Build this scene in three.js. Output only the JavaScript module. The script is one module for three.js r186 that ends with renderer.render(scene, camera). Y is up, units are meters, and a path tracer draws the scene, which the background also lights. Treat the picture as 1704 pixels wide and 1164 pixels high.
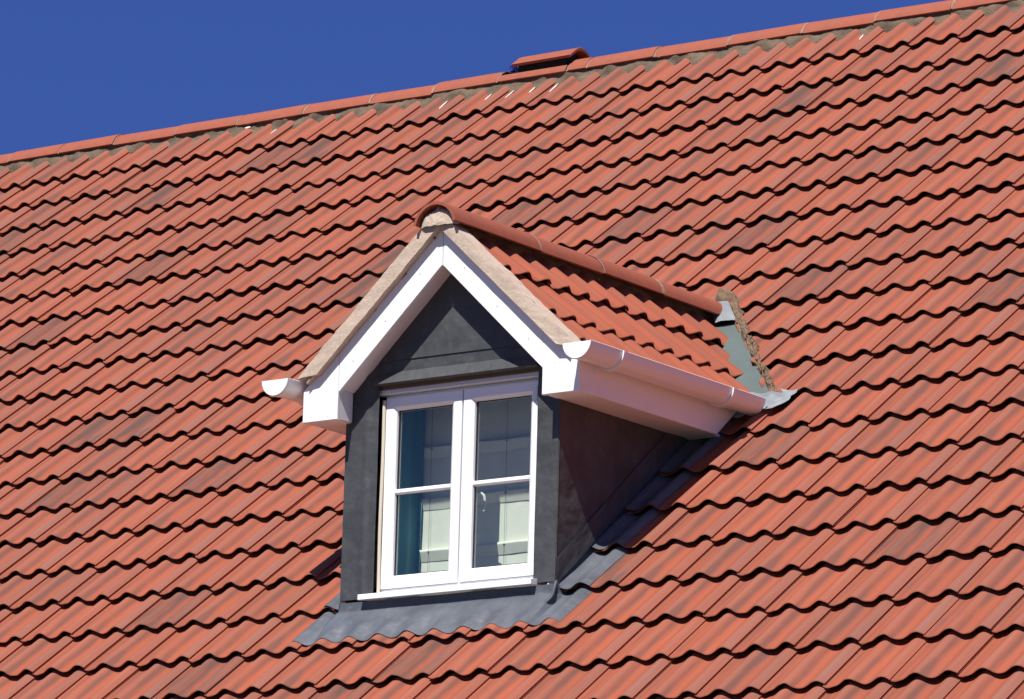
import * as THREE from 'three';
import { mergeGeometries, toCreasedNormals } from 'three/addons/utils/BufferGeometryUtils.js';
import { ImprovedNoise } from 'three/addons/math/ImprovedNoise.js';

// ---------------------------------------------------------------- camera, sky, sun, exposure
const scene = new THREE.Scene();
const renderer = new THREE.WebGLRenderer({ antialias: true });
renderer.toneMapping = THREE.LinearToneMapping;
renderer.toneMappingExposure = 1.4;
renderer.shadowMap.enabled = true;

const camera = new THREE.PerspectiveCamera(7.754, 1024 / 699, 0.5, 3000);
camera.position.set(15.1524, -5.3644, 19.5562);
{
  const right = new THREE.Vector3(0.81367189, 0.02731777, -0.58068217);
  const up = new THREE.Vector3(0.10236677, 0.97655305, 0.18938108);
  const back = new THREE.Vector3(0.57224041, -0.21353662, 0.79179733);
  camera.quaternion.setFromRotationMatrix(new THREE.Matrix4().makeBasis(right, up, back));
}

const SUN = new THREE.Vector3(0.19, 1.47, 1.0).normalize();
{
  // clear deep-blue sky: paler towards the horizon, an aureole round the sun
  const w = 256, h = 128, data = new Float32Array(w * h * 4);
  const hor = [0.13, 0.22, 0.46], mid = [0.0245, 0.0665, 0.286], zen = [0.020, 0.050, 0.20];
  for (let r = 0; r < h; r++) for (let c = 0; c < w; c++) {
    const el = ((r + 0.5) / h - 0.5) * Math.PI, az = ((c + 0.5) / w - 0.5) * 2 * Math.PI;
    const d = new THREE.Vector3(Math.cos(el) * Math.cos(az), Math.sin(el), Math.cos(el) * Math.sin(az));
    const e = Math.max(0, el), k = Math.exp(-e / 0.10), q = Math.min(1, e / 1.3);
    const a = Math.acos(Math.min(1, d.dot(SUN))), glow = 0.45 * Math.exp(-a / 0.16) + 0.07 * Math.exp(-a / 0.5);
    const o = (r * w + c) * 4, ray = 0.92 * (1 + 0.45 * d.dot(SUN) ** 2);
    for (let n = 0; n < 3; n++) data[o + n] = (mid[n] * (1 - q) + zen[n] * q + (hor[n] - mid[n]) * k) * ray + glow * [1, 0.97, 0.92][n];
    data[o + 3] = 1;
  }
  const sky = new THREE.DataTexture(data, w, h, THREE.RGBAFormat, THREE.FloatType);
  sky.mapping = THREE.EquirectangularReflectionMapping; sky.magFilter = THREE.LinearFilter; sky.needsUpdate = true;
  scene.background = sky; scene.environment = sky;
}
const sun = new THREE.DirectionalLight(new THREE.Color().setRGB(1.0, 0.96, 0.89), 5.0);
sun.position.copy(SUN).multiplyScalar(40); sun.castShadow = true;
sun.shadow.mapSize.set(4096, 4096);
Object.assign(sun.shadow.camera, { left: -9, right: 9, top: 9, bottom: -9, near: 1, far: 90 });
scene.add(sun); scene.add(sun.target);

// ---------------------------------------------------------------- helpers
let seed = 7;
const rnd = () => { seed = (seed * 1664525 + 1013904223) >>> 0; return seed / 4294967296; };
const rr = (a, b) => a + (b - a) * rnd();
const perlin = new ImprovedNoise();
const nz = (x, y, z = 0.37) => perlin.noise(x, y, z);
const fbm = (x, y, z = 0.37) => nz(x, y, z) + 0.5 * nz(x * 2.1, y * 2.1, z + 5) + 0.25 * nz(x * 4.3, y * 4.3, z + 9);
const clamp = (v, a, b) => Math.min(b, Math.max(a, v));
const sst = (a, b, v) => { const t = clamp((v - a) / (b - a), 0, 1); return t * t * (3 - 2 * t); };
const used = {};
const numbered = (n) => { const k = used[n] = (used[n] ?? -1) + 1; return k ? `${n}_${String(k).padStart(3, '0')}` : n; };

// a grid of (nu+1)(nv+1) points p(s,t) -> [x,y,z]; faces look along dP/ds x dP/dt (flip turns them)
function grid(nu, nv, p, uv, flip) {
  const pos = [], uvs = [], idx = [];
  for (let j = 0; j <= nv; j++) for (let i = 0; i <= nu; i++) {
    const s = i / nu, t = j / nv; pos.push(...p(s, t)); uvs.push(...(uv ? uv(s, t) : [s, t]));
  }
  for (let j = 0; j < nv; j++) for (let i = 0; i < nu; i++) {
    const a = j * (nu + 1) + i, b = a + 1, c = a + nu + 1, d = c + 1;
    if (flip) idx.push(a, c, b, b, c, d); else idx.push(a, b, c, b, d, c);
  }
  const g = new THREE.BufferGeometry();
  g.setAttribute('position', new THREE.Float32BufferAttribute(pos, 3));
  g.setAttribute('uv', new THREE.Float32BufferAttribute(uvs, 2));
  g.setIndex(idx); g.computeVertexNormals();
  return g;
}
const flat = (g) => { const r = g.index ? g.toNonIndexed() : g; for (const k of Object.keys(r.attributes)) if (!['position', 'normal', 'uv'].includes(k)) r.deleteAttribute(k); return r; };
const merge = (gs) => gs.length === 1 ? flat(gs[0]) : mergeGeometries(gs.map(flat));
// uv in metres from the dominant direction of each face
function boxUV(g0, k = 1) {
  const g = flat(g0), p = g.attributes.position, uv = new Float32Array(p.count * 2);
  const a = new THREE.Vector3(), b = new THREE.Vector3(), c = new THREE.Vector3();
  for (let i = 0; i < p.count; i += 3) {
    a.fromBufferAttribute(p, i); b.fromBufferAttribute(p, i + 1); c.fromBufferAttribute(p, i + 2);
    const n = b.clone().sub(a).cross(c.clone().sub(a)), x = Math.abs(n.x), y = Math.abs(n.y), z = Math.abs(n.z);
    [a, b, c].forEach((v, m) => {
      const [s, t] = x > y && x > z ? [v.z, v.y] : y > z ? [v.x, v.z] : [v.x, v.y];
      uv[(i + m) * 2] = s * k; uv[(i + m) * 2 + 1] = t * k;
    });
  }
  g.setAttribute('uv', new THREE.BufferAttribute(uv, 2));
  return g;
}
// prism from a polygon [[a,b],...] with a bevelled edge; axis z
function prism(pts, z0, z1, bevel = 0.002) {
  const s = new THREE.Shape(pts.map(([x, y]) => new THREE.Vector2(x, y)));
  const g = new THREE.ExtrudeGeometry(s, { depth: z1 - z0 - 2 * bevel, bevelEnabled: bevel > 0, bevelThickness: bevel, bevelSize: bevel, bevelOffset: -bevel, bevelSegments: 1 });
  return g.translate(0, 0, z0 + bevel);
}
const block = (x0, x1, y0, y1, z0, z1, bevel = 0.002) => prism([[x0, y0], [x1, y0], [x1, y1], [x0, y1]], z0, z1, bevel);
function tube(pts, r, seg = 6, n = 24) {
  return new THREE.TubeGeometry(new THREE.CatmullRomCurve3(pts.map((p) => new THREE.Vector3(...p))), n, r, seg);
}
// keep the side a.x + b.y + c.z + d > 0
function clip(g0, a, b, c, d) {
  const g = flat(g0), P = g.attributes.position.array, N = g.attributes.normal.array, U = g.attributes.uv.array, out = { p: [], n: [], u: [] };
  const vert = (i) => ({ p: [P[3 * i], P[3 * i + 1], P[3 * i + 2]], n: [N[3 * i], N[3 * i + 1], N[3 * i + 2]], u: [U[2 * i], U[2 * i + 1]] });
  const side = (v) => a * v.p[0] + b * v.p[1] + c * v.p[2] + d, mix = (x, y, t) => x.map((q, k) => q + (y[k] - q) * t);
  for (let i = 0; i < P.length / 3; i += 3) {
    const poly = [vert(i), vert(i + 1), vert(i + 2)], res = [];
    poly.forEach((v, k) => {
      const w = poly[(k + 1) % 3], sv = side(v), sw = side(w);
      if (sv > 0) res.push(v);
      if ((sv > 0) !== (sw > 0)) { const t = sv / (sv - sw); res.push({ p: mix(v.p, w.p, t), n: mix(v.n, w.n, t), u: mix(v.u, w.u, t) }); }
    });
    for (let k = 1; k + 1 < res.length; k++) for (const v of [res[0], res[k], res[k + 1]]) { out.p.push(...v.p); out.n.push(...v.n); out.u.push(...v.u); }
  }
  const r = new THREE.BufferGeometry();
  r.setAttribute('position', new THREE.Float32BufferAttribute(out.p, 3));
  r.setAttribute('normal', new THREE.Float32BufferAttribute(out.n, 3));
  r.setAttribute('uv', new THREE.Float32BufferAttribute(out.u, 2));
  return r;
}
function mesh(name, geometry, material, parent) {
  const m = new THREE.Mesh(geometry, material); m.name = name; m.castShadow = m.receiveShadow = true; parent.add(m); return m;
}
function thing(name, label, category, [x, y, z] = [0, 0, 0]) {
  const o = new THREE.Group(); o.name = numbered(name); o.position.set(x, y, z); o.userData = { label, category }; scene.add(o); return o;
}

// ---------------------------------------------------------------- procedural materials
const toS = (v) => { v = clamp(v, 0, 1); return 255 * (v <= 0.0031308 ? 12.92 * v : 1.055 * Math.pow(v, 1 / 2.4) - 0.055); };
function texture(w, h, fn, color = true) {
  const d = new Uint8Array(w * h * 4);
  for (let y = 0; y < h; y++) for (let x = 0; x < w; x++) {
    const c = fn(x, y), o = (y * w + x) * 4;
    for (let k = 0; k < 3; k++) d[o + k] = color ? toS(c[k]) : clamp(c[k] * 255, 0, 255);
    d[o + 3] = 255;
  }
  const t = new THREE.DataTexture(d, w, h); t.magFilter = THREE.LinearFilter; t.minFilter = THREE.LinearMipmapLinearFilter; t.generateMipmaps = true;
  t.wrapS = t.wrapT = THREE.MirroredRepeatWrapping; if (color) t.colorSpace = THREE.SRGBColorSpace; t.needsUpdate = true; return t;
}
const mix3 = (a, b, t) => [a[0] + (b[0] - a[0]) * t, a[1] + (b[1] - a[1]) * t, a[2] + (b[2] - a[2]) * t];
const hash = (x, y) => { let n = Math.sin(x * 127.1 + y * 311.7) * 43758.5453; return n - Math.floor(n); };

// roof tiles: an atlas of 16 weathered faces, each 0.34 m across and 0.42 m long
const CELL = 384, TW = 0.34, TL = 0.42;
const faces = [...Array(16)].map((_, k) => ({
  tone: [1, 0.93, 1.05, 0.9, 1.02, 0.97, 0.88, 1.06, 0.95, 1.0, 0.92, 1.03, 0.9, 0.97, 0.85, 0.82][k],
  pink: [0.1, 0.3, 0.0, 0.45, 0.15, 0.25, 0.5, 0.05, 0.35, 0.2, 0.55, 0.1, 0.4, 0.3, 0.5, 0.5][k],
  seam: [0.35, 0.75, 0.15, 0.5, 0.9, 0.3, 0.65, 0.2, 0.8, 0.45, 0.35, 0.6, 0.95, 0.25, 0.6, 0.8][k],
  roll: [0.2, 0.25, 0.1, 0.4, 0.35, 0.3, 0.45, 0.12, 0.25, 0.4, 0.55, 0.2, 0.3, 0.35, 0.5, 0.6][k],
  grime: [0.05, 0.1, 0.0, 0.2, 0.1, 0.15, 0.3, 0.05, 0.1, 0.2, 0.3, 0.05, 0.1, 0.25, 0.75, 0.95][k],
}));
const tileMap = texture(CELL * 4, CELL * 4, (px, py) => {
  const k = Math.floor(py / CELL) * 4 + Math.floor(px / CELL), f = faces[k], o = k * 31.7;
  const X = (px % CELL) / CELL * TW, L = (py % CELL) / CELL * TL;
  const streak = fbm(X * 55 + o, L * 3.2, o), broad = fbm(X * 14 + o, L * 4.5, o + 3), fine = hash(px, py) - 0.5, speck = nz(X * 420 + o, L * 260, o);
  let c = mix3([0.325, 0.071, 0.028], [0.268, 0.070, 0.036], clamp(0.15 + 0.4 * f.pink + 0.40 * broad, 0, 1));
  const near = (x0, w) => Math.exp(-(((X - x0) / w) ** 2));
  const band = Math.exp(-((Math.abs(X - 0.314) / 0.026) ** 4));
  c = mix3(c, [0.240, 0.100, 0.066], clamp((0.45 + 0.45 * f.roll) * near(0.152, 0.022) * (0.8 + 0.5 * streak), 0, 0.8));
  c = mix3(c, [0.182, 0.098, 0.076], clamp((0.30 + 0.45 * f.seam) * band * (0.8 + 0.45 * streak), 0, 0.85));
  // soot and algae in lengthwise runs beside the rolls (X is across the tile, L along it); their course and strength differ from tile to tile
  const wander = 0.006 * nz(L * 6 + o, 1.3, o), runs = 1.25 * near(0.184 + wander, 0.013 + 0.004 * broad) + 0.85 * near(0.052 + wander, 0.014) + 0.35 * near(0.245 + wander, 0.009) + 0.40 * near(0.112 - wander, 0.009);
  c = mix3(c, [0.150, 0.050, 0.032], clamp(runs * (0.66 + 0.6 * streak + 0.45 * broad), 0, 0.92));
  const g = f.grime * sst(-0.25, 0.55, streak * 0.75 + broad * 0.5 + 0.35 * near(0.19, 0.04) + 0.2 * (f.grime - 0.3));
  c = mix3(c, [0.080, 0.045, 0.035], clamp(g * 0.7, 0, 0.8));
  const lichen = sst(0.52, 0.75, nz(X * 150 + o, L * 150, o + 2)) * 0.5; c = mix3(c, [0.055, 0.042, 0.036], lichen * (0.3 + f.grime));
  const b = (0.51 + 0.43 * f.tone) * (1 + 0.12 * streak + 0.07 * broad + 0.16 * fine + 0.12 * speck);
  return [c[0] * b, c[1] * b, c[2] * b];
});
const M = {};
M.tile = new THREE.MeshStandardMaterial({ map: tileMap, roughness: 0.82 });
const clayMap = texture(512, 512, (x, y) => {
  const X = x / 512, Y = y / 512, b = 1 + 0.10 * fbm(X * 9, Y * 9, 2) + 0.06 * fbm(X * 40, Y * 40, 4) + 0.08 * (hash(x, y) - 0.5);
  return mix3([0.285, 0.070, 0.033], [0.250, 0.070, 0.039], clamp(0.4 + 0.5 * fbm(X * 5, Y * 5, 7), 0, 1)).map((v) => v * b);
});
M.clay = new THREE.MeshStandardMaterial({ map: clayMap, roughness: 0.8 });
const mortarTex = (a, b, moss) => texture(512, 512, (x, y) => {
  const X = x / 512, Y = y / 512, n = fbm(X * 8, Y * 8, 1), m = fbm(X * 30, Y * 30, 3);
  let c = mix3(a, b, clamp(0.45 + 0.6 * n, 0, 1));
  c = mix3(c, [0.16, 0.15, 0.06], moss * sst(0.1, 0.6, fbm(X * 12, Y * 12, 8)));
  const k = 1 + 0.12 * m + 0.10 * (hash(x, y) - 0.5); return c.map((v) => v * k);
});
const grainBump = texture(256, 256, (x, y) => { const v = 0.5 + 0.22 * fbm(x / 11, y / 11, 2) + 0.25 * (hash(x, y) - 0.5); return [v, v, v]; }, false);
const bump = (s, k = 1) => { const t = grainBump.clone(); t.repeat.set(k, k); return { bumpMap: t, bumpScale: s }; };
M.mortar = new THREE.MeshStandardMaterial({ map: mortarTex([0.165, 0.118, 0.078], [0.062, 0.045, 0.031], 0.12), roughness: 0.95, ...bump(0.008, 3) });
M.verge = new THREE.MeshStandardMaterial({ map: mortarTex([0.50, 0.395, 0.31], [0.44, 0.34, 0.265], 0), roughness: 0.95, ...bump(0.002, 2) });
M.crust = new THREE.MeshStandardMaterial({ map: mortarTex([0.22, 0.140, 0.090], [0.10, 0.070, 0.042], 0.45), roughness: 0.95, ...bump(0.006, 2) });
M.joint = new THREE.MeshStandardMaterial({ map: mortarTex([0.32, 0.22, 0.155], [0.17, 0.115, 0.08], 0), roughness: 0.95 });
const leadTex = (base, spread) => texture(512, 512, (x, y) => {
  const X = x / 512, Y = y / 512, n = fbm(X * 5, Y * 5, 4), m = fbm(X * 16, Y * 6, 6), r = sst(0.35, 0.8, fbm(X * 20, Y * 20, 9)), run = sst(0.3, 0.8, fbm(X * 34, Y * 3, 12));
  const scratch = sst(0.93, 0.99, 1 - Math.abs(nz(X * 9 + 0.3 * Y, Y * 2.5, 21)) * 6) * sst(0.2, 0.5, fbm(X * 7, Y * 7, 30));
  const k = 1 + spread * (0.32 * n + 0.22 * m + 0.35 * r + 0.18 * run) + 0.10 * (hash(x, y) - 0.5) + 0.35 * spread * scratch;
  return base.map((v) => v * k);
});
const dentBump = texture(256, 256, (x, y) => { const v = 0.5 + 0.3 * fbm(x / 60, y / 60, 5) + 0.06 * fbm(x / 14, y / 14, 2); return [v, v, v]; }, false);
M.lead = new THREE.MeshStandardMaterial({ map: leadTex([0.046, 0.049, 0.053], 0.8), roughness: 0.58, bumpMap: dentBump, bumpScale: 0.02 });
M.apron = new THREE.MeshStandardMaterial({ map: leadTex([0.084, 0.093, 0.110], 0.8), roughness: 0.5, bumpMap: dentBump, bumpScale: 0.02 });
M.paleLead = new THREE.MeshStandardMaterial({ map: leadTex([0.20, 0.218, 0.225], 0.7), roughness: 0.55 });
M.valley = new THREE.MeshStandardMaterial({ map: leadTex([0.088, 0.113, 0.108], 0.2), roughness: 0.6 });
const whiteMap = texture(512, 512, (x, y) => {
  const X = x / 512, Y = y / 512, s = sst(0.35, 1.0, fbm(X * 6, Y * 14, 3)), f = hash(x, y) > 0.9985 ? 0.7 : 1;
  return mix3([0.80, 0.80, 0.79], [0.66, 0.63, 0.58], 0.5 * s).map((v) => v * f);
});
M.white = new THREE.MeshStandardMaterial({ map: whiteMap, roughness: 0.45 });
M.upvc = new THREE.MeshPhysicalMaterial({ color: new THREE.Color().setRGB(0.80, 0.80, 0.81), roughness: 0.32 });
M.gutter = new THREE.MeshPhysicalMaterial({ color: new THREE.Color().setRGB(0.78, 0.77, 0.75), roughness: 0.35 });
M.seal = new THREE.MeshStandardMaterial({ color: new THREE.Color().setRGB(0.60, 0.53, 0.42), roughness: 0.8 });
M.timber = new THREE.MeshStandardMaterial({ color: new THREE.Color().setRGB(0.12, 0.085, 0.05), roughness: 0.85 });
M.trim = new THREE.MeshStandardMaterial({ color: new THREE.Color().setRGB(0.60, 0.61, 0.62), roughness: 0.5 });
M.gasket = new THREE.MeshStandardMaterial({ color: new THREE.Color().setRGB(0.02, 0.02, 0.024), roughness: 0.7 });
M.felt = new THREE.MeshStandardMaterial({ color: new THREE.Color().setRGB(0.03, 0.027, 0.025), roughness: 0.95 });
M.black = new THREE.MeshStandardMaterial({ color: new THREE.Color().setRGB(0.018, 0.018, 0.018), roughness: 0.8 });
M.glass = new THREE.MeshPhysicalMaterial({ color: new THREE.Color().setRGB(0.935, 0.972, 0.958), transmission: 1, thickness: 0, roughness: 0.0, ior: 1.5 });
const clothMap = (c, k) => texture(256, 256, (x, y) => { const b = 1 + k * (Math.sin(x * 1.57) * 0.5 + Math.sin(y * 1.57) * 0.5) + 0.08 * (hash(x, y) - 0.5) + 0.05 * fbm(x / 60, y / 60, 2); return c.map((v) => v * b); });
M.blind = new THREE.MeshStandardMaterial({ map: clothMap([0.70, 0.68, 0.61], 0.03), roughness: 0.95 });
M.curtain = new THREE.MeshStandardMaterial({ map: clothMap([0.075, 0.23, 0.27], 0.05), roughness: 0.9 });
M.blue = new THREE.MeshStandardMaterial({ color: new THREE.Color().setRGB(0.03, 0.06, 0.32), roughness: 0.5 });
M.dropping = new THREE.MeshStandardMaterial({ color: new THREE.Color().setRGB(0.62, 0.58, 0.52), roughness: 0.9 });
const groundMap = texture(512, 512, (x, y) => { const n = fbm(x / 40, y / 40, 3), k = 1 + 0.25 * n + 0.3 * (hash(x, y) - 0.5); return [0.10 * k, 0.10 * k, 0.085 * k]; });
groundMap.repeat.set(300, 300);
M.ground = new THREE.MeshStandardMaterial({ map: groundMap, roughness: 0.95 });
M.render = new THREE.MeshStandardMaterial({ map: mortarTex([0.55, 0.48, 0.40], [0.48, 0.42, 0.35], 0), roughness: 0.95 });

// ---------------------------------------------------------------- the setting
const PITCH = 40 * Math.PI / 180, sP = Math.sin(PITCH), cP = Math.cos(PITCH), G = 0.32603;
const RP = (x, v, n) => [x, -sP * v + cP * n, cP * v + sP * n];   // roof coordinates: along the ridge, down the slope, out of it
const SLANT = 0.0005;   // the ridge runs a little out of line with the courses
const vRow = (j) => (j - 10) * G;
{
  const g = new THREE.PlaneGeometry(2400, 2400).rotateX(-Math.PI / 2);
  const m = mesh('ground', g, M.ground, scene); m.position.set(0, -6.98, 0); m.userData.kind = 'structure';
}
// dormer: world place of the point from which its own measures are taken
const DO = [0.055, -0.020, 0.075], XC = 2.108;
const wallL = 1.52 + DO[0], wallR = 2.668 + DO[0], wallZ = 1.925 + DO[2];

// ---------------------------------------------------------------- roof tile shape
const RISE = 0.030, ROLL = 0.029;
const bare = (X) => { const f = X / 0.15 - Math.floor(X / 0.15), w = f < 0.46 ? 0.5 * f / 0.46 : 0.5 + 0.5 * (f - 0.46) / 0.54; return -ROLL * (1 - Math.pow(0.5 + 0.5 * Math.cos(2 * Math.PI * w), 1.2)); };
const prof = (X) => bare(X) - 0.011 * (1 - sst(0.034, 0.080, X));
const cellUV = (k, X, L) => [((k % 4) + clamp(X / TW, 0.01, 0.99)) / 4, (Math.floor(k / 4) + clamp(L / TL, 0.01, 0.99)) / 4];
// X across (roll crests at 0.15 and 0.30), y out of the roof, z down the slope; the nose is at z = 0
function tileGeometry(k, { x0 = 0.030, x1 = 0.336, len = 0.405, lift = 0, thick = 0.010, seg = 30, wob = 0 } = {}) {
  const h = (X, Z) => prof(X) + RISE * Z / G + lift, X = (s) => x0 + (x1 - x0) * s, uv = (s, L) => cellUV(k, X(s), L);
  const nose = (s) => wob * 0.0025 * nz(X(s) * 30 + k, wob);
  const gs = [];
  gs.push(grid(seg, 1, (s, t) => { const Z = -0.003 - (len - 0.003) * t + (t ? 0 : nose(s)); return [X(s), h(X(s), Z), Z]; }, (s, t) => uv(s, 0.01 + (len - 0.01) * t), false));
  gs.push(grid(seg, 1, (s, t) => t ? [X(s), h(X(s), 0), -0.003 + nose(s)] : [X(s), h(X(s), 0) - 0.003, nose(s)], (s, t) => uv(s, 0.005), false));
  gs.push(grid(seg, 1, (s, t) => t ? [X(s), h(X(s), 0) - 0.003, nose(s)] : [X(s), h(X(s), 0) - thick, -0.019 + nose(s)], (s, t) => uv(s, 0.008), false));
  gs.push(grid(seg, 1, (s, t) => { const Z = t ? -0.019 + nose(s) : -len; return [X(s), h(X(s), Z) - thick, Z]; }, (s, t) => uv(s, 0.01 + (len - 0.01) * (1 - t)), false));
  gs.push(grid(1, 1, (s, t) => { const Z = -0.002 - (len - 0.002) * t; return [x1 - (s ? 0 : 0.004), h(x1, Z) - (s ? 0 : 0.007), Z]; }, (s, t) => uv(1, len * t), false));
  return merge(gs);
}
const tileGeo = faces.map((_, k) => tileGeometry(k, { wob: 1 + (k % 5) }));
const common = [0, 1, 2, 3, 4, 5, 7, 8, 9, 11, 12, 13, 0, 2, 4, 5, 7, 9, 11, 8, 3, 13, 6, 10];
const pickFace = () => { const r = rnd(); return r < 0.018 ? 15 : r < 0.06 ? 14 : common[Math.floor(rnd() * common.length)]; };

// ---------------------------------------------------------------- the main roof
const roof = thing('tiled_roof', 'large sloping roof of weathered red interlocking tiles around the dormer', 'roof');
{
  // frame test, used only to choose which tiles are built one by one
  camera.updateMatrixWorld(); camera.updateProjectionMatrix();
  const toPx = (p) => { const v = new THREE.Vector3(...p).project(camera); return [(v.x + 1) * 852, (1 - v.y) * 582]; };
  const hull = [[505, 640], [735, 355], [1195, 500], [1262, 690], [1190, 735], [935, 960], [575, 1010]];
  const inside = ([x, y]) => { let c = false; hull.forEach(([ax, ay], i) => { const [bx, by] = hull[(i + 6) % 7]; if ((ay > y) !== (by > y) && x < (bx - ax) * (y - ay) / (by - ay) + ax) c = !c; }); return c; };
  const list = [];
  const VALLEY = XC + DO[0] + (0.02 + DO[1]) / 0.9 + 0.085, K = sP / 0.9;
  for (let j = 1; j <= 24; j++) for (let i = -66; i <= 12; i += 2) {
    const x = (i + 32) * 0.15, v = vRow(j), len = j === 1 ? 0.47 : 0.405, z = cP * v;
    const a = x + 0.03, b = x + 0.336;
    const px = toPx(RP(x + 0.18, v - 0.16, -0.02)), off = Math.max(0, -px[0], px[0] - 1704) + Math.max(0, -px[1], px[1] - 1164);
    const cuts = [];
    if (j >= 14 && j <= 18) {                                        // beside the dormer's cheeks
      if (a > wallL && b < wallR) continue;
      if (a < wallL && b > wallL) cuts.push([-1, 0, 0, wallL - x]);
      if (a < wallR && b > wallR) cuts.push([1, 0, 0, x - wallR]);
    } else if (j <= 13) {                                            // along the valley beside the dormer roof
      const edge = VALLEY + K * (v - 0.2);
      const left = 2 * (XC + DO[0]) - (VALLEY + K * (v - 0.35));
      if (v > -0.25 && a > left && b < VALLEY + K * (v - len)) continue;
      if (v > -0.1 && a < VALLEY + K * v && b > 2 * (XC + DO[0]) - VALLEY - K * v) cuts.push('valley');
    } else if (j === 19 && a > wallL - 0.1 && b < wallR + 0.1) cuts.push([0, 0, 1, 0.37]);
    if (j === 1) cuts.push([-SLANT, 0, 1, v + 3.285 - SLANT * (x + 1.75) + rr(-0.008, 0.008)]);
    const k = pickFace();
    list.push({ x, v, j, i, k, cuts, len, off, area: off > 40 || inside(px) ? 0 : 1 / camera.position.distanceTo(new THREE.Vector3(...RP(x, v, 0))) });
  }
  list.forEach((t) => { t.dn = rr(-0.0018, 0.0018); t.dx = rr(-0.0015, 0.0015); t.dv = rr(-0.003, 0.003); t.tw = rr(-0.005, 0.005); t.rz = rr(-0.004, 0.004); });
  const one = new Set([...list].sort((p, q) => q.area - p.area).slice(0, 298).filter((t) => t.area > 0));
  const rest = [];
  for (const t of list) {
    let g = tileGeo[t.k];
    if (t.len !== 0.405) g = tileGeometry(t.k, { len: t.len, wob: 2 });
    for (const c of t.cuts) {
      if (c !== 'valley') { g = clip(g, ...c); continue; }
      const right = [1, 0, -K, t.x - K * t.v - VALLEY], left = [-1, 0, -K, -t.x - K * t.v + 2 * (XC + DO[0]) - VALLEY + 0.10];
      g = merge([clip(g, ...right), clip(clip(g, ...right.map((q) => -q)), ...left)].filter((q) => q.attributes.position.count));
    }
    if (!g.attributes.position.count) continue;
    const o = new THREE.Object3D(); o.position.set(...RP(t.x + t.dx, t.v + t.dv, t.dn)); o.rotation.set(PITCH, t.tw, t.rz, 'XYZ'); o.updateMatrix();
    if (one.has(t)) { const m = mesh('roof_tile', g, M.tile, roof); m.position.copy(o.position); m.rotation.copy(o.rotation); } else rest.push(g.clone().applyMatrix4(o.matrix));
  }
  const m = mesh('roof_tiles', merge(rest), M.tile, roof); m.userData.kind = 'stuff';

  // roofing felt under the tiles, open where the dormer stands; the far slope and the walls below
  const v0 = -3.47, v1 = vRow(24) + 0.02, felt = (x0, x1, va, vb) => { const g = new THREE.BoxGeometry(x1 - x0, 0.02, vb - va); g.translate((x0 + x1) / 2, -0.095, (va + vb) / 2); return g.applyMatrix4(new THREE.Matrix4().makeRotationX(PITCH)); };
  const xa = -5.2, xb = 6.7;
  mesh('roofing_felt', clip(merge([felt(xa, wallL, v0, v1), felt(wallR, xb, v0, v1), felt(wallL, wallR, v0, 1.55 / cP), felt(wallL, wallR, (wallZ - 0.02) / cP, v1)]), -SLANT, -sP, cP, 3.43 - SLANT * 1.75), M.felt, roof);
  const skew = (x) => SLANT * (x + 1.75);
  const back = grid(12, 1, (q, t) => { const x = xa + (xb - xa) * q; return [x, 2.09 - sP * skew(x) - 8 * sP * t, -2.64 + cP * skew(x) - 8 * cP * t]; }, (q, t) => [12 * q, 8 * t], true);
  mesh('far_slope', back, M.clay, roof);

  // ridge
  const SKEW = (x) => SLANT * (x + 1.75), RIDGE = (x) => -sP * SKEW(x), RZ = (x) => cP * SKEW(x), ridgeY = 2.190, ridgeZ = -2.637, HW = 0.117, HH = 0.084;
  const R = (HW * HW + HH * HH) / (2 * HH), A = Math.asin(HW / R);
  function arcTile(len, r = R, ang = A, th = 0.013, n = 16) {          // along x, crown at y = 0
    const P = (q, a) => [q * Math.cos(a) - r, q * Math.sin(a)];
    const a = (s) => -ang + 2 * ang * s, gs = [];
    gs.push(grid(n, 1, (s, t) => { const [y, z] = P(r, a(s)); return [len * t, y, z]; }, (s, t) => [s * 0.5, t * len * 2], false));
    gs.push(grid(n, 1, (s, t) => { const [y, z] = P(r - th, a(s)); return [len * t, y, z]; }, (s, t) => [s * 0.5, t * len * 2], true));
    for (const e of [0, 1]) gs.push(grid(n, 1, (s, t) => { const [y, z] = P(r - th * t, a(s)); return [len * e, y, z]; }, (s, t) => [s * 0.5, t * 0.03], !e));
    for (const e of [0, 1]) gs.push(grid(1, 1, (s, t) => { const [y, z] = P(r - th * s, a(e)); return [len * t, y, z]; }, (s, t) => [s * 0.03, t * len], !e));
    return merge(gs);
  }
  roof.userData.arcTile = undefined;
  const joints = [-5.42, -4.96, -4.497, -4.108, -3.692, -3.234, -2.785, -2.305, -1.837, -1.399, -0.957, -0.486, 0.0, 0.085 + 0.36, 0.90, 1.35, 1.80, 2.25, 2.70, 3.15, 3.6, 4.05];
  joints.splice(11, 10, -0.486, -0.359, 0.085, 0.552, 1.021, 1.473, 1.935, 2.39, 2.85, 3.31, 3.77, 4.23, 4.69, 5.15, 5.61, 6.07);
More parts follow.
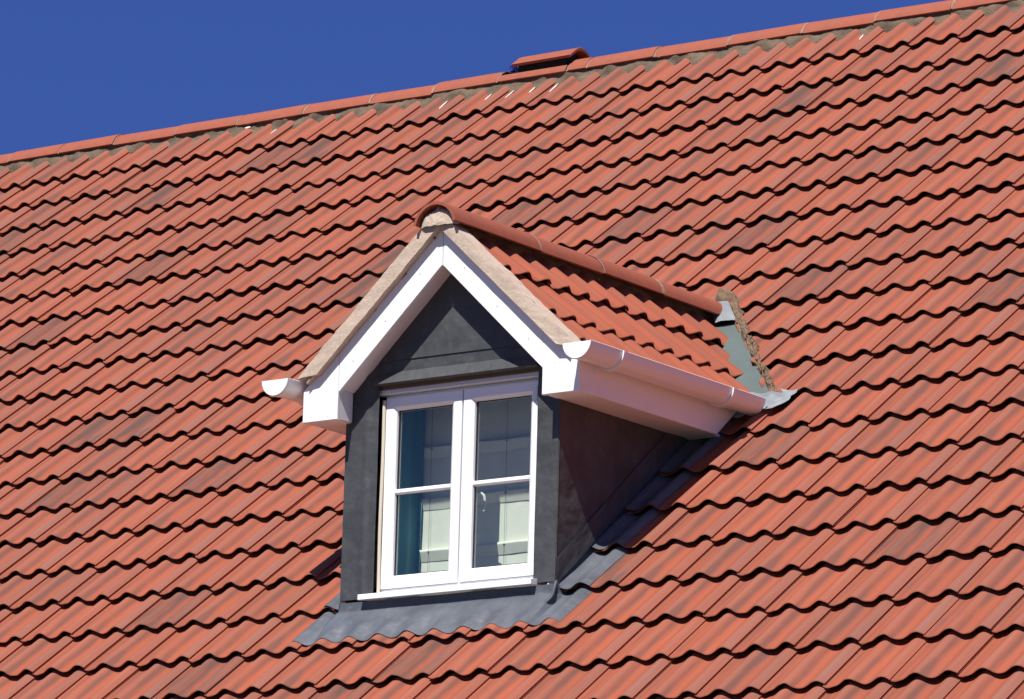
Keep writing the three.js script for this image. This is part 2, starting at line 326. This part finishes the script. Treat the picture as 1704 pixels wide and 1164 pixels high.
  for (let q = 0; q + 1 < joints.length; q++) {
    const xj = joints[q], len = joints[q + 1] - xj, y = ridgeY + RIDGE(xj + len / 2);
    if (Math.abs(xj + 0.957) > 0.01) {
      const m = mesh('ridge_tile', arcTile(len - 0.009), M.clay, roof);
      m.position.set(xj + 0.0045, y + rr(-0.004, 0.004), ridgeZ + RZ(xj + len / 2) + rr(-0.003, 0.003)); m.rotation.set(rr(-0.02, 0.02), -0.0046 + rr(-0.008, 0.008), -0.0039 + rr(-0.010, 0.010));
    }
    const jt = grid(22, 3, (s, t) => { const a = -A + 2 * A * s, r = R + 0.0015 * fbm(s * 14, t * 2, q) - 0.0005; return [(t - 0.5) * (0.012 + 0.008 * nz(s * 9, q * 3.1)), r * Math.cos(a) - R, r * Math.sin(a)]; }, (s, t) => [s * 0.35, t * 0.02 + q * 0.13]);
    if (xj > -5 && xj < 5) mesh('mortar_joint', jt, M.joint, roof).position.set(xj, y + RIDGE(xj) - RIDGE(xj + len / 2), ridgeZ + RZ(xj));
  }
  // mortar that beds the ridge into the pans of the top course
  const bed = grid(760, 7, (s, t) => {
    const x = -5.1 + 11 * s, lump = fbm(x * 7, t * 1.3, 2), vv = -3.305 + SKEW(x) + 0.100 * t + 0.018 * lump;
    const n = -0.010 - 0.058 * Math.pow(t, 0.85) + 0.009 * lump + 0.006 * nz(x * 28, t * 5);
    return RP(x, vv, n);
  }, (s, t) => [11 * s, t * 0.14], true);
  mesh('mortar_bedding', bed, M.mortar, roof);

  // bird droppings and lime runs
  const splat = (x, v, n, a, b, ang, k) => { const pts = [...Array(18)].map((_, i) => { const q = i / 18 * 2 * Math.PI, r = 1 + 0.35 * nz(Math.cos(q) * 1.7 + k, Math.sin(q) * 1.7, k); const X = a * r * Math.cos(q), Z = b * r * Math.sin(q); return [X * Math.cos(ang) - Z * Math.sin(ang), X * Math.sin(ang) + Z * Math.cos(ang)]; });
    const g = prism(pts, 0, 0.002, 0).rotateX(-Math.PI / 2).applyMatrix4(new THREE.Matrix4().makeRotationX(PITCH)); mesh('bird_dropping', g, M.dropping, roof).position.set(...RP(x, v, n)); };
  splat(0.115, -3.30, -0.012, 0.004, 0.022, 0, 1); splat(1.62, -1.36 + vRow(0) * 0, -0.034, 0.012, 0.005, 0.3, 2);
  splat(-2.70, -3.27, -0.030, 0.02, 0.012, 0, 3); splat(-1.93, -3.33, -0.025, 0.010, 0.006, 0, 4);
  for (const [x, v, l] of [[-0.985, -3.20, 0.045], [-0.835, -3.19, 0.055], [-0.69, -3.20, 0.035], [-0.535, -3.18, 0.05], [-1.285, -3.19, 0.06], [1.415, -3.20, 0.03], [-2.48, -3.2, 0.03]]) splat(x, v, -0.0515, 0.005, l, rr(-0.1, 0.1), x * 3);

  // raised ridge vent
  const vent = thing('ridge_vent', 'raised terracotta vent cap with a dark slot on the ridge line', 'vent', [-0.72, ridgeY + RIDGE(-0.72), ridgeZ + RZ(-0.72)]);
  const half = arcTile(0.455);
  const base = mesh('vent_base', merge([clip(clip(half, 0, -1, 0, -0.045), 0, 0, 1, 0), clip(clip(half, 0, -1, 0, -0.045), 0, 0, -1, 0)]), M.clay, vent); base.position.set(-0.2325, 0.004, 0); base.rotation.z = -0.0039; base.rotation.y = -0.0046;
  const capPts = [[-0.122, 0.012], [-0.050, 0.066], [-0.02, 0.078], [0.02, 0.078], [0.050, 0.066], [0.122, 0.012], [0.113, 0.0], [0.045, 0.051], [0, 0.062], [-0.045, 0.051], [-0.113, 0.0]];
  const cap = mesh('vent_cap', boxUV(prism(capPts, -0.195, 0.195, 0.002).rotateY(Math.PI / 2), 2), M.clay, vent); cap.position.set(0.058, -0.008, 0); cap.rotation.z = 0.004;
  mesh('vent_throat', block(-0.13, 0.19, -0.09, 0.040, -0.07, 0.07, 0.004), M.black, vent);
  const wire = []; for (let q = 0; q < 9; q++) { const pts = []; for (let s = 0; s < 9; s++) pts.push([-0.185 + 0.05 * rnd(), -0.03 + 0.045 * rnd(), 0.02 + 0.08 * rnd()]); wire.push(tube(pts, 0.0016, 5, 40)); }
  mesh('vent_mesh', merge(wire), M.blue, vent);
  roof.userData = { label: roof.userData.label, category: roof.userData.category };

  // ------------------------------------------------------------ the dormer
  const d = thing('dormer', 'gabled dormer with white bargeboards, lead cladding and its own small tiled roof', 'dormer', DO);
  const TAN = 0.90, TH = Math.atan(TAN), cT = Math.cos(TH), sT = Math.sin(TH), APEX = 0.02;
  const side = [-1, 1];
  const mirror = (pts, s) => s > 0 ? pts.map(([q, y]) => [XC + q, y]) : pts.map(([q, y]) => [XC - q, y]).reverse();

  // walls of lead: jambs, gable, strip below the window, cheeks
  const ZF = 1.925, Y0 = -1.80;
  const leadSheet = (pts, z, dz, k = 1) => boxUV(prism(pts, z - dz, z, 0.004), k);
  const jamb = (x0, x1, crease) => {
    const g = grid(14, 26, (s, t) => { const x = x0 + (x1 - x0) * s, y = -1.640 + 1.10 * t; let z = ZF + 0.004 * fbm(x * 9, y * 4, 3) * 0.5; if (crease) z += 0.006 * Math.exp(-(((x - crease) / 0.012) ** 2)); if (t === 0) z += 0.003; z -= 0.006 * sst(0.9, 1, crease ? 1 - s : s); return [x, y, z]; }, (s, t) => [x0 + (x1 - x0) * s, -1.64 + 1.1 * t]);
    return merge([g, block(x0 + 0.034, x1 - 0.034, -1.635, -0.45, ZF - 0.05, ZF - 0.014, 0.001)].map((q) => boxUV(q)));
  };
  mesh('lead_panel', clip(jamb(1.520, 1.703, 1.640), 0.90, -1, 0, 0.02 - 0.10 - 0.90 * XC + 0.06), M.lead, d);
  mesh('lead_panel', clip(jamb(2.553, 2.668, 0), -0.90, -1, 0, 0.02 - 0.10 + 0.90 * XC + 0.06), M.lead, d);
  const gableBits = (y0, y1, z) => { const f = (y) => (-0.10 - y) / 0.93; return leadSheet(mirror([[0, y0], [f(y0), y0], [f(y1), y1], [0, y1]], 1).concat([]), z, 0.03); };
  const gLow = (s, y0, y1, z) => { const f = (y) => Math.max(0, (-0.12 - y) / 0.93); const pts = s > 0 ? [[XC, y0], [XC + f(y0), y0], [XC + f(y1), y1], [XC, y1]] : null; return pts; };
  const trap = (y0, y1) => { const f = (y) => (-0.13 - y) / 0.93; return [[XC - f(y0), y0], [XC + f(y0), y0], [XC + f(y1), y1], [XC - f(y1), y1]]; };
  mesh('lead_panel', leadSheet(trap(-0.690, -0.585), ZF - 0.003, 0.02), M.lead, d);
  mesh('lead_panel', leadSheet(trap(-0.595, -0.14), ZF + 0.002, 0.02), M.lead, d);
  mesh('lead_drip', boxUV(prism([[1.90, -0.700], [1.952, -0.704], [1.958, -0.698], [1.940, -0.668], [1.924, -0.645], [1.90, -0.645]], 0, 0.876, 0.0015).rotateY(-Math.PI / 2).translate(2.564, 0, 0)), M.lead, d);
  // small dents and a folded seam end on the gable sheet
  mesh('lead_seam', boxUV(block(2.40, 2.47, -0.603, -0.594, ZF + 0.001, ZF + 0.007, 0.002)), M.lead, d);
  for (const s of side) {
    const x = s > 0 ? 2.668 : 1.520, roofY = (z) => -(z + DO[2]) * sP / cP - DO[1] - 0.02;
    const pts = [[0.70, -0.60], [0.70, roofY(0.70) - 0.05], [ZF + 0.000, roofY(ZF) - 0.05], [ZF + 0.000, -0.60]];
    const g = prism(pts, -0.015, 0.015, 0.002).rotateY(-Math.PI / 2).translate(x - s * 0.017, 0, 0);
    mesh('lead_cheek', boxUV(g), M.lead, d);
  }
  // fold along the foot of the right cheek, and the folded corner below it
  const foot = (z) => -(z + DO[2]) * sP / cP - DO[1];
  mesh('lead_flashing', grid(40, 4, (s, t) => { const z = 0.95 + 0.985 * s; return [2.672 + 0.006 * (1 - t) + 0.003 * nz(z * 9, t * 2), foot(z) + 0.005 + 0.115 * t, z]; }, (s, t) => [s, t * 0.12], true), M.lead, d);
  mesh('lead_flashing', boxUV(tube([[2.674, -1.640, 1.925], [2.680, -1.68, 1.948], [2.688, -1.715, 1.975], [2.676, -1.745, 2.0]], 0.008, 6, 16)), M.lead, d);

  // apron under the window, dressed over the rolls of the course below
  const rowSurf = (x, v, j) => { const i = Math.floor((x - 0.034 + 48) / 0.30) * 0.30 - 48, X = x - i; return bare(X) + RISE * (v - vRow(j)) / G; };
  const ax0 = 1.485 - DO[0], ax1 = 2.893 - DO[0];
  const apron = grid(170, 22, (s, t) => {
    const x = ax0 + (ax1 - ax0) * s, xw = x + DO[0], vE = vRow(18.87 + 0.03 * nz(x * 6, 4.2)), vA = (wallZ + 0.012) / cP + 0.012;
    if (xw < wallL - 0.004 || xw > wallR + 0.02) { const vT = vRow(18) - 0.05, v = vT + (vE - vT) * t, p = RP(xw, v, rowSurf(xw, v, 19) + 0.004 + 0.001 * fbm(x * 9, v * 9, 3)); return [x, p[1] - DO[1], p[2] - DO[2]]; }
    if (t < 0.2) { const q = t / 0.2; return [x, -1.652 - 0.052 * q - 0.002 * fbm(x * 5, q, 2), ZF + 0.004 + 0.010 * q * q + 0.004 * q * fbm(x * 4, q, 3)]; }
    const q = (t - 0.2) / 0.8, v = vA + (vE - vA) * q, k = sst(0.25, 1, q), on = rowSurf(xw, Math.min(v, vE), 19) + 0.004;
    const free = -0.016 + 0.012 * q + 0.004 * fbm(x * 5, q * 2, 5), n = Math.max(free * (1 - k) + on * k, on);
    const p = RP(xw, v, n); return [x, p[1] - DO[1], p[2] - DO[2]];
  }, (s, t) => [(ax1 - ax0) * s, 0.4 * t], true);
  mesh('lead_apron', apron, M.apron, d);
  // pieces of lead laid course by course beside the cheeks
  const beside = (j, xa, xb, seedv) => {
    const gs = [], seg = 18, v1 = vRow(j) - 0.0, len = 0.345;
    const top = (s, t) => { const x = xa + (xb - xa) * s, v = v1 - len * t, up = xa > 2 ? 1 - s : s; const n = rowSurf(x, v, j) + 0.0045 + 0.002 * fbm(x * 12, v * 6, seedv) + 0.012 * Math.max(0, up - 0.55); return RP(x, v, n); };
    gs.push(grid(seg, 6, top, (s, t) => [s * (xb - xa), t * len], false));
    gs.push(grid(seg, 1, (s, t) => { const p = top(s, 0); const q = RP(0, -0.016, -0.010); return t ? p : [p[0], p[1] + q[1], p[2] + q[2]]; }, (s, t) => [s * 0.2, t * 0.01], false));
    const m = mesh('lead_soaker', merge(gs).translate(-DO[0], -DO[1], -DO[2]), M.apron, d); return m;
  };
  for (let j = 14; j <= 18; j++) beside(j, wallR - 0.004, 2.893 + rr(-0.006, 0.006) - (18 - j) * 0.004, j);
  for (let j = 16; j <= 18; j++) beside(j, 1.490 + rr(-0.004, 0.004), wallL + 0.004, j + 20);

  // timber and trims over the window
  mesh('head_timber', boxUV(block(1.690, 2.558, -0.716, -0.698, 1.86, 1.912, 0.002), 4), M.timber, d);
  mesh('head_trim', block(1.680, 2.556, -0.737, -0.716, 1.86, 1.910, 0.003), M.trim, d);

  // ---- window
  const win = mesh('window', merge([block(1.703, 2.553, -0.748, -0.7375, 1.83, 1.874, 0.001), block(1.703, 2.553, -1.615, -1.598, 1.83, 1.880, 0.002), block(1.703, 1.716, -1.5975, -0.7485, 1.83, 1.876, 0.001), block(2.541, 2.553, -1.5975, -0.7485, 1.83, 1.876, 0.001), block(2.120, 2.136, -1.5975, -0.7485, 1.83, 1.868, 0.001)]), M.upvc, d);
  function rectFrame(x0, y0, x1, y1, ring) {                            // ring: [inset, z] from the outer back edge round to the inner one
    const gs = [], c = ([i, z]) => [[x0 + i, y0 + i, z], [x1 - i, y0 + i, z], [x1 - i, y1 - i, z], [x0 + i, y1 - i, z]];
    for (let k = 0; k + 1 < ring.length; k++) { const a = c(ring[k]), b = c(ring[k + 1]); for (let e = 0; e < 4; e++) { const f = (e + 1) % 4; gs.push(grid(1, 1, (s, t) => { const p = t ? b : a; return s ? p[f] : p[e]; }, null, false)); } }
    return merge(gs);
  }
  const casements = [[1.7125, 2.1245], [2.1315, 2.5435]], BAR = -1.168;
  casements.forEach(([x0, x1], n) => {
    const y0 = -1.596, y1 = -0.7495;
    mesh('casement', rectFrame(x0, y0, x1, y1, [[0.003, 1.845], [0, 1.850], [0, 1.886], [0.003, 1.889], [0.040, 1.889], [0.0415, 1.887], [0.043, 1.889], [0.0555, 1.879], [0.0575, 1.866], [0.060, 1.850]]), M.upvc, win);
    mesh('gasket', rectFrame(x0 + 0.0565, y0 + 0.0565, x1 - 0.0565, y1 - 0.0565, [[0, 1.868], [0.0045, 1.868], [0.0045, 1.86]]), M.gasket, win);
    const bar = prism([[-0.012, 1.8635], [0.012, 1.8635], [0.011, 1.872], [0.006, 1.882], [-0.006, 1.882], [-0.011, 1.872]].reverse(), 0, x1 - x0 - 0.112, 0.0005);
    bar.applyMatrix4(new THREE.Matrix4().makeBasis(new THREE.Vector3(0, 1, 0), new THREE.Vector3(0, 0, 1), new THREE.Vector3(1, 0, 0)));
    mesh('glazing_bar', flat(bar).translate(x0 + 0.056, BAR, 0), M.upvc, win);
    for (const [a, b] of [[y0 + 0.05, BAR], [BAR, y1 - 0.05]]) mesh('pane', new THREE.BoxGeometry(x1 - x0 - 0.10, b - a - 0.002, 0.004).translate((x0 + x1) / 2, (a + b) / 2, 1.860), M.glass, win);
    if (n) mesh('handle', merge([block(x0 + 0.022, x0 + 0.048, -1.235, -1.165, 1.830, 1.840, 0.002), tube([[x0 + 0.036, -1.195, 1.830], [x0 + 0.046, -1.197, 1.812], [x0 + 0.064, -1.210, 1.806], [x0 + 0.070, -1.24, 1.806], [x0 + 0.069, -1.280, 1.808]], 0.0065, 8, 24)]), M.trim, win);
  });
  mesh('hinge', merge([block(2.522, 2.528, -0.835, -0.772, 1.886, 1.893, 0.001), block(2.508, 2.527, -0.842, -0.835, 1.886, 1.893, 0.001)]), M.trim, win);
  mesh('sealant', merge([tube([[1.706, -0.76, 1.893], [1.707, -1.0, 1.892], [1.705, -1.3, 1.894], [1.707, -1.612, 1.893]], 0.008, 8, 30)]), M.seal, win);
  const sill = prism([[1.850, -1.616], [1.968, -1.627], [1.971, -1.630], [1.971, -1.650], [1.966, -1.652], [1.850, -1.640]], 0, 0.922, 0.001).rotateY(-Math.PI / 2).translate(2.575, 0, 0);
  mesh('sill', sill, M.upvc, win);

  // ---- bargeboards, eaves boxes, soffits
  const ZB = 2.04;
  for (const s of side) {
    mesh('bargeboard', boxUV(prism(mirror([[0.0015, -0.226], [0.545, -0.226 - 0.935 * 0.545], [0.545, -0.048 - 0.90 * 0.545], [0.0015, -0.048]], s), ZB - 0.022, ZB, 0.0025)), M.white, d);
    mesh('eaves_box_end', boxUV(prism(mirror([[0.5465, -0.855], [0.738, -0.855], [0.738, -0.048 - 0.90 * 0.738], [0.5465, -0.048 - 0.90 * 0.5465]], s), ZB - 0.021, ZB + 0.001, 0.0025)), M.white, d);
    for (const [q, y] of [[0.60, -0.835], [0.69, -0.83], [0.61, -0.72], [0.30, -0.44], [0.12, -0.25], [0.47, -0.60]]) mesh('nail_head', new THREE.CylinderGeometry(0.0035, 0.0035, 0.0016, 8).rotateX(Math.PI / 2).translate(XC + s * q, y, ZB + 0.0012), M.trim, d);
    mesh('box_return', boxUV(prism(mirror([[0.547, -0.850], [0.559, -0.850], [0.559, -0.05 - 0.90 * 0.559], [0.547, -0.05 - 0.90 * 0.547]], s), ZF + 0.006, ZB - 0.0225, 0.001)), M.white, d);
    mesh('soffit', boxUV(prism(mirror([[0.004, -0.208], [0.545, -0.208 - 0.935 * 0.545], [0.545, -0.196 - 0.935 * 0.545], [0.004, -0.196]], s), ZF - 0.01, ZB - 0.0225, 0.001)), M.white, d);
    const back = s > 0 ? 1.015 : 0.98, roofY = (z) => -(z + DO[2]) * sP / cP - DO[1];
    const zAt = (y) => -(y + DO[1]) * cP / sP - DO[2] + 0.01;
    const fas = prism([[ZB - 0.022, -0.853], [ZB - 0.022, -0.69], [zAt(-0.69), -0.69], [zAt(-0.853), -0.853]].reverse(), -0.010, 0.010, 0.002).rotateY(-Math.PI / 2).translate(XC + s * 0.726, 0, 0);
    mesh('fascia', boxUV(fas), M.white, d);
    mesh('eaves_soffit', boxUV(block(...(s > 0 ? [XC + 0.5605, XC + 0.7155] : [XC - 0.7155, XC - 0.5605]), -0.852, -0.842, zAt(-0.85) - 0.05, ZB - 0.023, 0.001)), M.white, d);
  }

  // ---- verge mortar with slips, and the lump under the ridge end
  for (const s of side) {
    const g = grid(60, 12, (a, b) => {
      // b runs round the section: inner top, face top, face bottom, inner bottom
      const w = b < 1 / 3 ? [1.99 + 0.088 * b * 3, 0] : b < 2 / 3 ? [2.078, (b - 1 / 3) * 3] : [2.078 - 0.05 * (b - 2 / 3) * 3, 1];
      const up = s > 0 ? 0.010 : 0.026, dt = 0.752 * a, db = 0.642 * a, q = dt + (db - dt) * w[1], yt = up - (0.90 + (s > 0 ? 0 : 0.02)) * dt, yb = -0.062 - 0.90 * db - 0.012 * a;
      let y = yt + (yb - yt) * w[1]; const e = 0.9 * fbm(q * 7, w[1] * 1.5 + s * 4, 2) + 0.5 * nz(q * 40, w[1] * 3, s) + 0.5 * Math.max(0, nz(q * 16, w[1] * 4, 9));
      y += 0.010 * e * (w[1] < 0.5 ? 1 : 0.35); return [XC + s * q, y, w[0] + 0.004 * e];
    }, (a, b) => [a + (s > 0 ? 0.3 : 0), b * 0.2], s > 0);
    mesh('verge_mortar', boxUV(toCreasedNormals(g, 0.7), 2), M.verge, d);
    const end = prism(mirror([[0.640, -0.651], [0.750, -0.672], [0.74, -0.650], [0.62, -0.610]], s), 2.0, 2.074, 0.002);
    mesh('verge_mortar', boxUV(end, 2), M.verge, d);
    mesh('undercloak', boxUV(prism(mirror([[0.002, -0.058], [0.70, -0.058 - 0.90 * 0.70], [0.70, -0.050 - 0.90 * 0.70], [0.002, -0.050]], s), 1.93, 2.070, 0.001), 2), M.verge, d);
  }
  mesh('ridge_end_mortar', boxUV(grid(24, 10, (a, b) => {
    const q = Math.PI * a, r = 0.100 * b, k = fbm(Math.cos(q) * 3, b * 3, 6); return [XC + r * Math.cos(q) * 1.02, -0.060 + r * Math.sin(q) * 0.80 + 0.003 * k, 2.085 + 0.012 * (1 - b * b) + 0.004 * k - 0.02 * sst(0.85, 1, b)];
  }, null, true), 2), M.verge, d);

  // ---- tiles on the two slopes
  const noses = [0.385, 0.715, 0.93], tiles = [];
  for (const s of side) {
    // local axes of the slope: across (right as one faces it), out, down
    const across = new THREE.Vector3(0, 0, -s), out = new THREE.Vector3(s * sT, cT, 0), down = new THREE.Vector3(s * cT, -sT, 0);
    const B = new THREE.Matrix4().makeBasis(across, out, down), qn = new THREE.Quaternion().setFromRotationMatrix(B);
    const zFront = 2.072, crest = 1.04;                                 // a roll crest stands at z = 1.04
    noses.forEach((sl, r) => {
      for (let k = -4; k <= 7; k++) {
        const z0 = s > 0 ? crest + 0.30 * k : crest - 0.30 * k + 0.0;   // z of the local X = 0
        const X2z = (X) => z0 - s * X, len = r === 0 ? 0.36 : 0.40;
        const za = X2z(0.03), zb = X2z(0.336), lo = Math.min(za, zb), hi = Math.max(za, zb);
        if (lo > zFront) continue;
        let g = tileGeometry([0, 2, 7, 11, 4, 2, 0, 7, 5, 9, 11, 2][(k + 4 + r * 5) % 12], { len, wob: 1 + ((k + r + 5) % 4) });
        if (s > 0 && r < 2 && k <= -2) g = tileGeometry([3, 10, 6][(k + r + 6) % 3], { len, wob: 2 });
        if (hi > zFront) g = s > 0 ? clip(g, 1, 0, 0, zFront - z0) : clip(g, -1, 0, 0, zFront - z0);
        // cut along the valley: world y + (z) tan(pitch) > small
        const T = sP / cP, base = new THREE.Vector3(XC, APEX, z0).addScaledVector(down, sl);
        const W = base.clone().add(new THREE.Vector3(...DO));
        const n = new THREE.Vector3(0, 1, T);
        const cutd = n.dot(W) + 0.048;
        const ca = n.dot(across), cb = n.dot(out), cc = n.dot(down);
        g = clip(g, ca, cb, cc, cutd + 0.0);
        if (!g.attributes.position.count) continue;
        const m = mesh('roof_tile', g, M.tile, d);
        m.position.copy(base).addScaledVector(out, rr(-0.001, 0.001)); m.quaternion.copy(qn);
      }
    });
    const dk = new THREE.BoxGeometry(2.1, 0.012, 0.93).translate(0, -0.082, 0.50).applyMatrix4(B).translate(XC, APEX, 0.88);
    mesh('roof_deck', clip(dk, 0, 1, sP / cP, DO[1] + DO[2] * sP / cP + 0.0), M.felt, d);
  }

  // ---- dormer ridge
  const zj = [2.112, 1.46, 0.965, 0.485, 0.02];
  for (let q = 0; q < 4; q++) {
    const len = zj[q] - zj[q + 1] - 0.008, end = q === 3 ? len + 0.15 : len;
    const r2 = (0.112 ** 2 + 0.094 ** 2) / 0.188, g = arcTile(end, r2, Math.asin(0.112 / r2)).applyMatrix4(new THREE.Matrix4().makeBasis(new THREE.Vector3(0, 0, -1), new THREE.Vector3(0, 1, 0), new THREE.Vector3(1, 0, 0)));
    const m = mesh('ridge_tile', g, M.clay, d); m.position.set(XC + rr(-0.003, 0.003), 0.042 + [0, -0.004, 0.002, -0.003][q], zj[q]); m.rotation.x = rr(-0.004, 0.004);
    if (q) { const jt = grid(22, 3, (s, t) => { const A2 = Math.asin(0.112 / r2), a = -A2 + 2 * A2 * s, r = r2 + 0.002 * fbm(s * 14, t * 2, q + 40); return [r * Math.sin(a), r * Math.cos(a) - r2, (t - 0.5) * (q === 3 ? 0.03 : 0.014)]; }, (s, t) => [s * 0.35, t * 0.03], true); mesh('mortar_joint', jt, M.joint, d).position.set(XC, 0.042, zj[q] + 0.002); }
  }
  for (const s of side) mesh('mortar_bedding', grid(150, 6, (a, t) => {
    const z = 2.06 - 2.12 * a, lump = fbm(z * 7, t * 1.3, 11 + s), sl = 0.062 + 0.052 * t + 0.005 * lump, n = -0.012 - 0.056 * Math.pow(t, 1.2) + 0.007 * lump;
    return [XC + s * (sl * cT + n * sT), APEX - sl * sT + n * cT, z];
  }, (a, t) => [2.1 * a, t * 0.1], s < 0), M.mortar, d);

  // ---- gutters
  for (const s of side) {
    const gx = XC + s * 0.806, gy = -0.674, r = 0.069, zf = 2.150, zb = s > 0 ? 0.80 : 0.86;
    const P = (q, a) => [gx + q * Math.cos(a), gy + q * Math.sin(a)];
    const half = (q, za, zz, flip, n = 20) => grid(n, 1, (u, t) => [...P(q, Math.PI + Math.PI * u), za + (zz - za) * t], (u, t) => [u, t], flip);
    const rim = (e) => tube([[P(r - 0.001, e)[0], gy, zf], [P(r - 0.001, e)[0], gy, zb]], 0.003, 6, 2);
    const gt = mesh('gutter', merge([half(r, zb, zf, false), half(r - 0.003, zb, zf, true), rim(Math.PI), rim(0)]), M.gutter, d);
    const dee = [...Array(25)].map((_, i) => P(r + 0.003, Math.PI + Math.PI * i / 24));
    const rim2 = tube([...Array(25)].map((_, i) => [...P(r + 0.001, Math.PI + Math.PI * i / 24), zf + 0.009]), 0.0035, 6, 48);
    mesh('end_cap', merge([prism(dee, zf - 0.001, zf + 0.007, 0.001), rim2, half(r + 0.0035, zf - 0.028, zf, false), half(r + 0.001, zf - 0.028, zf, true)]), M.gutter, gt);
    for (const z of s > 0 ? [1.905, 1.055] : [1.905, 1.10]) {
      const strap = merge([half(r + 0.009, z - 0.014, z + 0.014, false), grid(20, 1, (u, t) => [...P(r + 0.0005 + 0.0085 * t, Math.PI + Math.PI * u), z + 0.014], null, true), grid(20, 1, (u, t) => [...P(r + 0.0005 + 0.0085 * t, Math.PI + Math.PI * u), z - 0.014], null, false), block(...(s > 0 ? [gx - r - 0.006, gx - r + 0.004] : [gx + r - 0.004, gx + r + 0.006]), gy - 0.092, gy + 0.004, z - 0.024, z + 0.024, 0.002)]);
      mesh('bracket', strap, M.gutter, gt);
    }
  }

  // ---- valley on the right: painted lining, lead cap, crust of mortar, lead flap at the gutter
  const loc = (p) => [p[0] - DO[0], p[1] - DO[1], p[2] - DO[2]];
  const vx = (v, off) => XC + DO[0] + (APEX + DO[1]) / 0.9 + sP * v / 0.9 + off;
  const plate = grid(4, 30, (s, t) => { const v = 0.165 + 0.80 * t, w = 0.095 + 0.045 * t; return loc(RP(vx(v, -0.060 + (w + 0.060) * s), v, -0.024 - 0.004 * Math.sin(Math.PI * s) + 0.002 * fbm(s, t * 6, 3))); }, (s, t) => [s * 0.12, t], true);
  const plateEdge = grid(4, 1, (s, t) => loc(RP(vx(0.965, -0.060 + 0.200 * s), 0.965, -0.024 - 0.004 * Math.sin(Math.PI * s) - 0.012 * t)), null, true);
  mesh('valley_lining', merge([plate, plateEdge]), M.valley, d);
  mesh('lead_cap', grid(10, 10, (s, t) => { const v = 0.0 + 0.185 * t; return loc(RP(vx(v, -0.020 + 0.115 * s), v, 0.012 - 0.016 * t + 0.005 * Math.sin(3 * s) + 0.004 * fbm(s * 2, t * 2, 8))); }, (s, t) => [s * 0.12, t * 0.15], true), M.paleLead, d);
  mesh('valley_mortar', grid(14, 200, (s, t) => {
    const v = -0.10 + 1.09 * t, k = fbm(v * 11, s * 3.5, 4), n2 = nz(v * 38, s * 9, 2), n3 = nz(v * 90, s * 20, 6), w = 0.066 + 0.035 * nz(v * 8, 1.7) + 0.02 * nz(v * 23, 4.4) - 0.018 * t;
    return loc(RP(vx(v, 0.070 + 0.045 * t + w * s + 0.014 * n2 * s), v + 0.012 * n3, -0.050 + 0.044 * Math.pow(Math.sin(Math.PI * clamp(0.12 + 0.88 * s, 0, 1)), 0.5) + 0.020 * k + 0.010 * n2 + 0.006 * n3));
  }, (s, t) => [s * 0.1, t * 1.1], true), M.crust, d);
  mesh('ridge_end_mortar', grid(26, 12, (s, t) => {
    const q = 2 * Math.PI * s, r = 0.07 * t * (1 + 0.25 * nz(Math.cos(q) * 2, Math.sin(q) * 2, 3)), k = fbm(Math.cos(q) * t * 3, Math.sin(q) * t * 3, 12);
    return loc(RP(XC + DO[0] + 0.055 + r * Math.cos(q), -0.045 + 1.1 * r * Math.sin(q), 0.060 * (1 - t * t) + 0.014 * k - 0.03 * t));
  }, (s, t) => [s * 0.3, t * 0.1], true), M.crust, d);
  mesh('lead_flap', grid(30, 16, (s, t) => {
    const edge = 1 + 0.12 * nz(s * 5, 2.2), x = 2.82 + 0.30 * s, v = 0.950 + (0.255 - 0.13 * Math.pow(s, 2.0)) * t * edge, n = rowSurf(x, v, 14) * 0.55 + 0.012 + 0.010 * fbm(s * 4, t * 3, 6) + 0.012 * (1 - s) * Math.sin(t * 3);
    return loc(RP(x, v, n));
  }, (s, t) => [s * 0.3, t * 0.2], true), M.paleLead, d);
}

// ---------------------------------------------------------------- inside the window
{
  const blind = thing('roman_blind', 'pale cream Roman blind with horizontal folds behind the window panes', 'blind', DO);
  const bands = [-0.720, -0.950, -1.180, -1.410], x0 = 1.700, x1 = 2.57;
  mesh('fabric', grid(60, 200, (s, t) => {
    const x = x0 + (x1 - x0) * s, y = -1.68 + 1.06 * t; let z = 1.618 + 0.0025 * fbm(x * 5, y * 4, 3);
    return [x, y, z];
  }, (s, t) => [s * 3, t * 4]), M.blind, blind);
  for (const b of bands) mesh('batten', grid(40, 6, (s, t) => {        // a fold: its upper edge stands forward, the cloth runs back below it
    const x = x0 + (x1 - x0) * s, sag = 0.003 * nz(x * 6, b * 9) + 0.0015 * nz(x * 30, b, t), q = Math.min(1, t * 1.2), y = b - 0.026 + 0.052 * q + sag;
    return [x, y, t > 0.9 ? 1.619 : 1.621 + 0.017 * q];
  }, (s, t) => [s * 3, t * 0.2]), M.blind, blind);
  for (const x of [1.778, 2.186]) mesh('cord', merge([tube([[x, -0.64, 1.636], [x + 0.001, -1.2, 1.636], [x, -1.66, 1.636]], 0.0007, 5, 20), ...bands.map((b) => new THREE.TorusGeometry(0.005, 0.0018, 6, 12).translate(x, b + 0.018, 1.634))]), M.gasket, blind);
  const cur = thing('curtain', 'teal curtain hanging at the side of the window behind the glass', 'curtain', DO);
  mesh('cloth', grid(60, 30, (s, t) => {
    const y = -1.66 + 1.02 * t, fold = 0.007 * Math.sin(s * 15 + 0.4 * nz(t * 2, 1)) + 0.002 * fbm(s * 3, t * 2, 4);
    const z = 1.835 - 0.195 * Math.min(1, s / 0.85), turn = 0.018 * sst(0.82, 1, s);
    return [1.716 + fold + turn - 0.008 * s + 0.010 * t, y, z - 0.004 * sst(0.8, 1, s)];
  }, (s, t) => [s * 1.5, t * 4], true), M.curtain, cur);
}

renderer.render(scene, camera);
